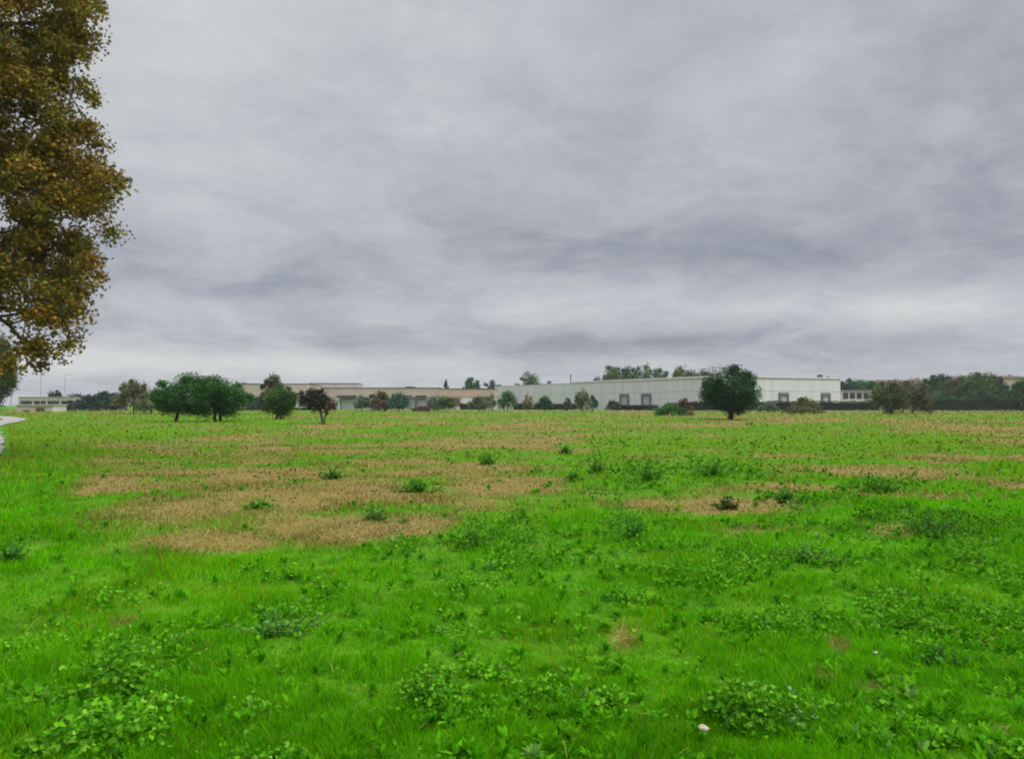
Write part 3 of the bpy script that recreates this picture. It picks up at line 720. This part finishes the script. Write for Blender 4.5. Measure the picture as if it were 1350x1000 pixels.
hedge('dark hedge in front of the right face of the white warehouse', 900, 190, 1160, 196, 528.5, 4, HP)
hedge('short dark hedge piece in front of the pinkish hall', 606, 240, 640, 240, 531.5, 5, HP)
hedge('green hedge under the trees at the right edge of the field', 1218, 186, 1352, 188, 524.5, 6, [(.03, .09, .03), (.04, .12, .035), (.02, .06, .025)])
hedge('low brown and dark hedge below the two left warehouse doors', 806, 206, 868, 204, 533.5, 8, [(.045, .03, .018), (.07, .035, .025), (.02, .025, .012)])
hedge('dark hedge along the foot of the beige halls', 314, 214, 420, 216, 537.5, 9, [(.03, .04, .03), (.05, .06, .045)])

# ================================================================ TREES
DK = [(.012, .045, .014), (.018, .065, .018), (.03, .09, .02), (.010, .03, .015)]
GR = [(.022, .085, .012), (.035, .115, .016), (.05, .15, .022), (.018, .06, .015)]
OL = [(.055, .075, .018), (.08, .10, .028), (.04, .055, .02), (.10, .085, .03)]
BR = [(.07, .05, .025), (.05, .045, .02), (.09, .06, .03), (.04, .05, .02)]
BL = [(.022, .045, .032), (.03, .06, .04), (.018, .032, .028)]
YL = [(.13, .15, .04), (.10, .13, .04), (.16, .15, .06)]
RD = [(.10, .03, .025), (.07, .035, .02), (.05, .05, .02)]
GY = [(.07, .10, .06), (.09, .12, .08), (.05, .08, .05)]
T = make_tree
SF = 'trees and bushes along the far edge of the field'; TB = 'trees rising behind the halls'; YT = 'free standing trees in the field'
T('dense_tree', 'lone round dark green tree standing in the field before the white warehouse', 'tree', 80, 963, 41, 484, 549, DK, group=YT, seed=4, lump=.30, trunk_r=.3, density=1.2)
T('dense_tree', 'wide dense green tree with its trunk showing, left half of the pair', 'tree', 71, 245, 42, 494, 550, GR, group=YT, seed=6, lump=.3, trunk_dx=-12, trunk_r=.16, style='wide', density=1.2)
T('dense_tree', 'dense green tree hanging to the ground, right half of the pair', 'tree', 72, 288, 39, 496, 554, GR, group=YT, seed=9, lump=.3, trunk_r=.16, density=1.2, stems=2)
T('bushy_tree', 'uneven olive green tree on several short stems with a pointed top', 'tree', 82, 372, 22, 509, 549, GR + GR + OL, group=YT, seed=12, stems=3, lump=.34, gaps=.15)
T('pointed_tree', 'brownish pointed tree just behind the uneven olive tree', 'tree', 120, 361, 17, 497, 543, BR + OL, group=SF, seed=15, style='cone', lump=.36)
T('round_tree', 'round thin greyish brown tree on a short dark leaning trunk', 'tree', 62, 414, 20, 511, 542, [(.03, .035, .02), (.04, .05, .03), (.05, .035, .028), (.025, .04, .025)], group=YT, seed=17, trunk_dx=12, lump=.34, gaps=.12, trunk_r=.13)
T('small_tree', 'thin reddish sapling leaning beside the round greyish brown tree', 'tree', 63, 434, 13, 526, 546, RD, group=YT, seed=18, trunk_dx=-6, lump=.22, gaps=.7, trunk_r=.05, density=.35)
T('second_plane_tree', 'dark green and brown tree at the left edge behind the overhanging plane tree', 'tree', 125, -9, 25, 440, 549, [(.02, .06, .008), (.035, .07, .010), (.10, .065, .010), (.015, .045, .008)], seed=20, style='full', lump=.42, density=2.6, trunk_r=.3)
T('bare_tree', 'pale brown thinly leaved tree left of the wide dense pair', 'tree', 130, 177, 20, 500, 543, OL + [(.13, .11, .06)], group=SF, seed=22, gaps=.25, lump=.34, style='full')
T('pale_bush', 'pale yellowish green bush touching the left side of the dense pair', 'bush', 125, 199, 14, 513, 544, YL + GY, group=SF, seed=23, gaps=.2, stems=2, style='full', lump=.36)
# distant mass left
for i, (px, hw, top, D, lab) in enumerate([(74, 10, 515, 235, 'small dark tree behind the middle of the low left building'), (100, 13, 518, 232, 'low dark tree behind the right half of the low left building'),
    (118, 15, 520, 180, 'dark tree in front of the right end of the low left building'), (140, 14, 516, 185, 'bluish dark tree between the low building and the pale brown tree'), (152, 12, 518, 178, 'dark bush tucked beside the pale brown tree'), (94, 10, 527, 178, 'low dark bush before the low left building')]):
    T('background_tree', lab, 'tree', D, px, hw, top, 545, BL, group='bluish dark trees at the far left', seed=30 + i, style='full', lump=.34)
# field edge row
rows = [
 ('bush', 'dark bush before the beige hall just right of the dense pair', 334, 10, 523, 200, BL), ('bush', 'dark bush under the brownish pointed tree', 346, 9, 519, 195, BL),
 ('young_tree', 'greyish green young tree right of the first rolling door', 477, 9, 521, 175, GY), ('young_tree', 'brownish young tree with a red shrub below it', 500, 14, 515, 172, BR + OL),
 ('shrub', 'dark red shrub below the brownish young tree', 503, 9, 529, 168, RD), ('young_tree', 'bluish green round young tree before the long beige hall', 525, 13, 518, 170, [(.03, .08, .045), (.04, .10, .055), (.025, .06, .04)]),
 ('young_tree', 'greyish young tree right of the second rolling door', 572, 9, 523, 176, GY), ('young_tree', 'olive green young tree before the brown shutters', 588, 13, 522, 170, OL + GR),
 ('young_tree', 'thin olive young tree left of the rounder green one', 632, 13, 521, 172, OL + GY), ('young_tree', 'pale thin young tree close to the white wall', 648, 7, 519, 178, YL + GY),
 ('young_tree', 'dense grey green rounded young tree where the white warehouse begins', 669, 12, 515, 165, GR + GY), ('young_tree', 'very thin beige young tree before the white wall', 696, 6, 518, 170, [(.16, .15, .09), (.12, .12, .06)]),
 ('young_tree', 'small round dark green tree before the left warehouse hedge', 718, 9, 522, 172, DK), ('shrub', 'small greyish shrub rising over the left warehouse hedge', 748, 5, 524, 180, BL + GY),
 ('young_tree', 'upright yellow green young tree before the white warehouse', 768, 9, 512, 160, YL + OL), ('young_tree', 'thin green young tree right beside the yellow green one', 782, 6, 520, 165, BL + GR),
 ('shrub', 'dark brown shrub left of the first warehouse door', 808, 8, 527, 190, BR + BL),
 ('bush', 'red and dark small shrub at the foot of the long beige hall', 556, 11, 535, 165, RD + BR),
 ('bush', 'grey brown thicket on the field edge below the right warehouse doors', 1062, 15, 524, 150, BR + OL + YL),
 ('shrub', 'low reddish thicket spreading below the grey brown thicket', 1058, 26, 536, 130, RD + OL),
 ('bush', 'pale green low bush right of the lone dark tree', 1012, 13, 531, 150, GY + GR),
]
for i, (nm, lab, px, hw, top, D, pal) in enumerate(rows):
    T(nm, lab, 'shrub' if nm in ('bush', 'shrub') else 'tree', D, px, hw, top, 541 if nm == 'young_tree' else 545, pal, group=SF, seed=50 + i, gaps=.45 if 'thin' in lab else .15,
      density=.55 if 'very thin' in lab else 1., style='full', lump=.36)
T('bramble_bush', 'bright green mound of bramble with a reddish right half', 'bush', 106, 881, 23, 530, 548, GR + [(.05, .12, .015)], group=SF, seed=80, style='dome')
T('bramble_bush', 'reddish brown bramble beside the bright green mound', 'bush', 108, 900, 14, 526, 547, RD + BR + [(.12, .07, .05)], group=SF, seed=81, style='dome', gaps=.3)
T('large_bush', 'big olive bush on a dark stem, left half of the brownish pair at the right', 'bush', 128, 1174, 23, 501, 547, OL + [(.04, .06, .02)], group=SF, seed=84, trunk_r=.25, style='full', lump=.34)
T('large_bush', 'big brown thin bush, right half of the brownish pair at the right', 'bush', 130, 1202, 21, 503, 547, BR + [(.09, .06, .045), (.07, .08, .03)], group=SF, seed=85, gaps=.2, style='full', lump=.34)
# right wood
for i, (px, hw, top, D, pal, lab) in enumerate([
  (1119, 18, 500, 262, DK, 'dark green tree touching the right end of the warehouse'), (1136, 17, 500, 266, GR, 'green tree behind the gallery building'), (1150, 16, 501, 262, GR + BL, 'bluish green tree between gallery and brown bushes'),
  (1230, 17, 494, 225, BL + GR, 'dark bluish tree right of the brown bushes'), (1246, 16, 494, 230, BL, 'bluish tree beside the dark roofed house'), (1264, 19, 494, 205, OL + BR, 'olive brown tree in front of the dark roofed house'),
  (1284, 22, 491, 200, OL + GR, 'large olive tree right of the olive brown one'), (1306, 19, 494, 205, BL + OL, 'bluish grey tree left of the far right house'), (1322, 13, 507, 200, BL, 'low dark tree before the far right house'), (1348, 17, 499, 190, GR + DK, 'green tree cut by the right picture edge'), (1296, 26, 514, 192, BL + DK, 'wide dark shrub beneath the olive trees'),
  (1238, 18, 515, 195, GR + BL, 'low green shrub beneath the bluish trees')]):
    T('woodland_tree', lab, 'tree', D, px, hw, top, 539, pal, group='trees at the right end of the field', seed=90 + i, lump=.32, style='full')
# behind the roofs
for i, (px, hw, top, bot, D, pal, st, lab) in enumerate([
  (588, 4, 502, 522, 330, BL, 'cone', 'tiny pointed tree behind the beige halls, left of the round ones'), (622, 12, 496, 528, 330, GR + BL, 'full', 'pointed green tree behind the pinkish hall'),
  (650, 15, 500, 520, 340, BL, 'dome', 'dark low tree behind the junction of beige and white halls'), (703, 24, 491, 520, 380, GR + OL, 'dome', 'rounded green tree alone behind the left part of the warehouse'),
  (788, 12, 495, 515, 380, BL, 'dome', 'low dark treetop left of the big treetops over the warehouse'), (808, 16, 482, 515, 350, OL + GR, 'round', 'olive treetop, first of the big ones over the warehouse'),
  (828, 17, 483, 515, 355, GR + BL, 'round', 'green treetop between the olive one and the tallest one'), (851, 19, 478, 515, 350, GR + BL, 'dome', 'tallest green treetop over the warehouse roof'), (870, 15, 485, 512, 355, BL + GR, 'dome', 'lower dark treetop sloping right of the tallest one'),
  (898, 14, 483, 512, 340, GR + OL, 'round', 'green treetop just left of the brown treetops'), (912, 15, 486, 512, 340, BR + OL, 'round', 'brown treetop left of the lone dark tree'), (927, 14, 487, 512, 340, BR, 'round', 'brown treetop half hidden by the lone dark tree'),
  (322, 6, 503, 530, 262, BL, 'dome', 'dark treetop over the first beige hall'), (347, 5, 505, 530, 262, BL, 'dome', 'small dark treetop left of the pointed brownish tree')]):
    T('background_tree', lab, 'tree', D, px, hw, top, 533, pal, group=TB, seed=120 + i, style=st if st != 'cone' else 'cone', lump=.3)

# ================================================================ OVERHANGING PLANE TREE
def plane_tree():
    rng = np.random.default_rng(3)
    D = 22.; tx = -18.6
    root = thing('plane_tree', 'tall plane tree with brown and olive autumn leaves overhanging the left edge', 'tree', (tx, D, gzs(tx, D)))
    mb = MB(); mb.tube([(0, 0, -.2), (0, 0, .4), (.1, .1, 3), (.0, .2, 7), (.2, 0, 12), (0, 0, 16)], [.6, .42, .36, .28, .18, .06], 12)
    tr = mb.build('trunk', M['palebark'], root, True)
    # crown edge seen in the photograph: row -> column of the outer leaf edge
    ys = [-260, -150, -60, 0, 50, 80, 110, 150, 190, 215, 240, 270, 300, 335, 380, 405, 425, 450, 470]
    xs = [50, 95, 112, 118, 98, 102, 114, 120, 116, 124, 142, 138, 100, 114, 120, 92, 100, 90, 84]
    zs = [at(0, q, D)[2] for q in ys][::-1]; re = [at(p, 533, D)[0] - tx for p in xs][::-1]
    zs = [2.2] + zs; re = [re[0] * .8] + re
    def R(z): return np.interp(z, zs, re)
    clumps = []
    ztop = at(0, -330, D)[2]
    for i in range(800):
        z = rng.uniform(3.0, ztop); a = rng.uniform(0, 2 * math.pi); rr = R(z) * (rng.uniform(.1, 1) ** .45)
        lo = 5.0
        if z < lo: continue
        rad = rng.uniform(.38, .72); rr = max(0, rr - rad * .85)
        clumps.append((rr * math.cos(a), rr * math.sin(a), z, rad, 1.0))
    # rim clumps facing the open field
    for q, p in list(zip(ys, xs))[2:]:
        for k in range(3):
            z = at(0, q + rng.uniform(-18, 18), D)[2]; rad = rng.uniform(.3, .48)
            x = at(p, 533, D)[0] - tx - rad * 1.0 - rng.uniform(0, .25) - .3 * k
            clumps.append((x, rng.uniform(-1.2, 1.2), z, rad, 1.))
    # sprays: column, row, radius in photo pixels, density
    for (p, q, rp, dn) in [(120, 18, 20, .6), (100, 35, 24, .6), (132, 10, 12, .7), (106, 70, 12, .8), (120, 112, 11, .7), (124, 138, 10, .9), (116, 165, 14, .9), (150, 232, 12, .6),
                           (158, 246, 16, .85), (148, 262, 15, .7), (150, 284, 7, .7), (140, 228, 16, .55), (118, 240, 18, .5), (165, 240, 9, .8), (126, 345, 16, 1), (130, 368, 14, .9), (112, 352, 20, 1.1), (116, 378, 18, .9),
                           (112, 420, 16, .6), (100, 410, 18, .7), (84, 430, 24, .6), (60, 420, 24, .6), (90, 455, 18, .55), (72, 470, 16, .5), (60, 455, 16, .45), (98, 440, 14, .6), (62, 481, 9, .4), (35, 420, 22, .45), (15, 400, 26, .6), (40, 395, 26, .8), (75, 395, 24, .9),
                           (20, 440, 16, .25), (85, 478, 8, .4), (50, 466, 10, .45), (100, 405, 16, .8), (30, 455, 8, .3), (8, 425, 14, .3)]:
        y = rng.uniform(-.8, .8); DD = D + y; X, _, Z = at(p, q, DD)
        clumps.append((X - tx, y, Z, rp / F * DD, dn * .62))
    cl = np.array(clumps)
    cnt = np.maximum(6, (cl[:, 3] ** 2 * 1550 * cl[:, 4])).astype(int); ii = np.repeat(np.arange(len(cl)), cnt); n = len(ii)
    off = rng.normal(size=(n, 3)); off /= np.linalg.norm(off, axis=1)[:, None]; off *= (rng.uniform(0, 1, n) ** .75)[:, None] * rng.uniform(.8, 1.45, n)[:, None]
    C = cl[ii, :3] + off * cl[ii, 3:4] * np.array([1.12, 1.12, .85])
    pal = np.array([(.23, .155, .022), (.26, .165, .022), (.14, .13, .02), (.18, .15, .02), (.30, .17, .024), (.10, .10, .02), (.20, .19, .022), (.20, .11, .025)])
    cp = rng.integers(0, len(pal), len(cl))
    c = np.where((rng.random(n) < .35)[:, None], pal[cp[ii]], pal[rng.integers(0, len(pal), n)]) * rng.uniform(.55, 1.5, (n, 1))
    V, Fc, c = leaves_np(C, .10, c, T_PLANE, up=.1, rng=rng, fold=.2)
    mesh_np('crown', V, Fc, M['leaf'], root, c)
    # limbs
    mb = MB(); tw = mb; lims = []
    for k in range(26):
        z0 = rng.uniform(2.6, 12.5); a = rng.uniform(0, 6.28) if k > 9 else rng.uniform(-.7, .7); r = float(R(z0 + 1.5)) * rng.uniform(.6, .85)
        e = np.array([r * math.cos(a), r * math.sin(a), z0 + rng.uniform(.3, 2.2)]); s = np.array([0, 0, z0]); m = (s + e) / 2 + np.array([0, 0, .45])
        mb.tube([s, m, e], [.13, .08, .03], 7); lims.append((s, m, e))
    # the low bough that hangs into the picture
    def pt(p, q, y=0): X, _, Z = at(p, q, D + y); return np.array([X - tx, y, Z])
    b = [np.array([0, 0, 4.3]), pt(-70, 385), pt(-20, 408), pt(12, 430), pt(34, 456), pt(58, 470), pt(80, 474)]
    mb.tube(b, [.16, .12, .075, .05, .035, .022, .01], 7)
    for p0, p1 in (((12, 430), (60, 418)), ((34, 456), (40, 430)), ((34, 456), (84, 440)), ((-20, 408), (40, 385)), ((58, 470), (95, 455)), ((40, 385), (110, 350)), ((60, 270), (160, 245)), ((10, 420), (20, 445))):
        A, B = pt(*p0), pt(*p1); mb.tube([A, (A + B) / 2 + np.array([0, 0, .07]), B], [.03, .02, .008], 5)
    for i in range(len(cl)):
        A = cl[i, :3]; s, m, e = min(lims, key=lambda q: min(np.linalg.norm(q[1] - A), np.linalg.norm(q[2] - A)))
        S = m if np.linalg.norm(m - A) < np.linalg.norm(e - A) else e
        if np.linalg.norm(S - A) > 1.5: continue
        tw.tube([S, (S + A) / 2 + np.array([0, 0, .1]), A], [.022, .014, .006], 4)
    mb.build('limbs', M['bark'], tr, True)
plane_tree()

def build_haze():
    m, nt, out = mat('thin_damp_air'); v = nt.nodes.new('ShaderNodeVolumePrincipled')
    v.inputs['Color'].default_value = (.93, .95, .97, 1); v.inputs['Density'].default_value = .0002; v.inputs['Anisotropy'].default_value = .1
    nt.links.new(v.outputs[0], out.inputs['Volume'])
    o = MB().box((-1550, -1550, -1.3), (1550, 1550, 22)).build('haze', m); o['kind'] = 'stuff'
build_haze()
# ================================================================ WORLD, SUN, CAMERA
SUN_EL, SUN_AZ = math.radians(52), math.radians(115)     # azimuth from +Y clockwise
w = bpy.data.worlds.new('World'); bpy.context.scene.world = w; w.use_nodes = True
nt = w.node_tree; nt.nodes.clear(); N = nt.nodes; L = nt.links
def nd(t, **k):
    n = N.new(t)
    for a, v in k.items(): setattr(n, a, v)
    return n
def math_(op, a, b=None, c=None, clamp=False):
    n = nd('ShaderNodeMath', operation=op, use_clamp=clamp)
    for i, v in enumerate((a, b, c)):
        if v is None: continue
        if isinstance(v, (int, float)): n.inputs[i].default_value = v
        else: L.new(v, n.inputs[i])
    return n.outputs[0]
def mrange(v, a, b, c=0., d=1., smooth=True):
    n = nd('ShaderNodeMapRange'); n.interpolation_type = 'SMOOTHSTEP' if smooth else 'LINEAR'; L.new(v, n.inputs[0])
    for i, q in enumerate((a, b, c, d)): n.inputs[i + 1].default_value = q
    return n.outputs[0]
tc = nd('ShaderNodeTexCoord'); sp = nd('ShaderNodeSeparateXYZ'); L.new(tc.outputs['Generated'], sp.inputs[0])
x, y, z = sp.outputs
zc = math_('ADD', math_('MAXIMUM', z, 0.), .22)
u = math_('DIVIDE', x, zc); v = math_('DIVIDE', y, zc)
cb = nd('ShaderNodeCombineXYZ'); L.new(u, cb.inputs[0]); L.new(v, cb.inputs[1])
def noise(scale, detail, rough, off=(0, 0, 0), dist=0., st=(1, 1, 1)):
    mp = nd('ShaderNodeMapping'); mp.inputs['Location'].default_value = off; mp.inputs['Scale'].default_value = st; L.new(cb.outputs[0], mp.inputs[0])
    n = nd('ShaderNodeTexNoise'); n.inputs['Scale'].default_value = scale; n.inputs['Detail'].default_value = detail; n.inputs['Roughness'].default_value = rough
    n.inputs['Distortion'].default_value = dist; L.new(mp.outputs[0], n.inputs[0]); return n.outputs[0]
n1 = noise(1.1, 4, .5, (3.1, 7.2, 0), .3)
n2 = noise(2.7, 7, .56, (1.1, 2.2, 0), .5, (.9, .9, 1))
n3 = noise(14., 8, .68, (0, 4.2, 0), .6, (.9, 1, 1))
az = math_('ARCTAN2', x, y)                     # -.6 left .. .6 right
def gauss(v, c, s): return math_('EXPONENT', math_('MULTIPLY', math_('POWER', math_('ABSOLUTE', math_('DIVIDE', math_('SUBTRACT', v, c), s)), 2.), -1.))
def bank(a0, sa, e0, se, k, tilt=0.):
    e = math_('SUBTRACT', z, math_('MULTIPLY', az, tilt)) if tilt else z
    return math_('MULTIPLY', math_('MULTIPLY', gauss(az, a0, sa), gauss(e, e0, se)), k)
s = math_('ADD', math_('MULTIPLY', math_('SUBTRACT', n1, .5), .78), math_('MULTIPLY', math_('SUBTRACT', n2, .5), 1.0))
s = math_('ADD', s, math_('MULTIPLY', math_('SUBTRACT', n3, .5), .36))
# broad cloud banks of this sky
for args in ((-.35, .40, .36, .16, .30), (.25, .50, .225, .055, -.26, -.05), (.62, .22, .36, .13, -.22), (.05, .6, .17, .04, -.12), (.50, .30, .115, .022, .28), (.1, .5, .078, .018, -.22), (-.42, .40, .050, .016, .55), (-.1, .3, .125, .02, .14), (-.35, .3, .16, .05, -.12)):
    s = math_('ADD', s, bank(*args))
f = mrange(s, -.42, .48, 0, 1, False)
cr = nd('ShaderNodeValToRGB'); L.new(f, cr.inputs[0]); e = cr.color_ramp.elements
e[0].position = 0; e[0].color = (.192, .208, .246, 1); e[1].position = 1; e[1].color = (.430, .440, .440, 1)
m_ = e.new(.45); m_.color = (.308, .322, .352, 1)
# overcast sky: brighter high overhead, as a cloud layer is
hi = mrange(z, .50, .85, 1.0, 4.1)
cl = nd('ShaderNodeVectorMath', operation='SCALE'); L.new(cr.outputs[0], cl.inputs[0]); L.new(hi, cl.inputs['Scale'])
bgc = nd('ShaderNodeBackground'); L.new(cl.outputs[0], bgc.inputs[0]); bgc.inputs[1].default_value = 1.0
sky = nd('ShaderNodeTexSky'); sky.sky_type = 'NISHITA'; sky.sun_disc = False; sky.sun_elevation = SUN_EL; sky.sun_rotation = SUN_AZ
bgs = nd('ShaderNodeBackground'); L.new(sky.outputs[0], bgs.inputs[0]); bgs.inputs[1].default_value = .08
mx = nd('ShaderNodeMixShader'); mx.inputs[0].default_value = .96; L.new(bgs.outputs[0], mx.inputs[1]); L.new(bgc.outputs[0], mx.inputs[2])
wo = nd('ShaderNodeOutputWorld'); L.new(mx.outputs[0], wo.inputs[0])

sd = bpy.data.lights.new('sun', 'SUN'); sd.energy = 1.5; sd.angle = math.radians(40); sd.color = (1, .97, .92)
so = bpy.data.objects.new('sun', sd); COL.objects.link(so)
so.rotation_euler = (math.pi / 2 - SUN_EL, 0, math.pi - SUN_AZ)
cam = bpy.data.cameras.new('camera'); co = bpy.data.objects.new('camera', cam); COL.objects.link(co)
cam.sensor_width = 36; cam.lens = F / 1350 * 36; cam.clip_start = .05; cam.clip_end = 9000
co.location = (0, 0, H); co.rotation_euler = (math.pi / 2 + TH, 0, 0)
sc = bpy.context.scene; sc.camera = co
sc.view_settings.view_transform = 'Standard'; sc.view_settings.look = 'None'; sc.view_settings.exposure = .6; sc.view_settings.gamma = 1
sc.render.engine = 'CYCLES'; sc.cycles.max_bounces = 6; sc.cycles.diffuse_bounces = 3; sc.cycles.transmission_bounces = 3
sc.cycles.pixel_filter_type = 'BLACKMAN_HARRIS'; sc.cycles.filter_width = 1.9
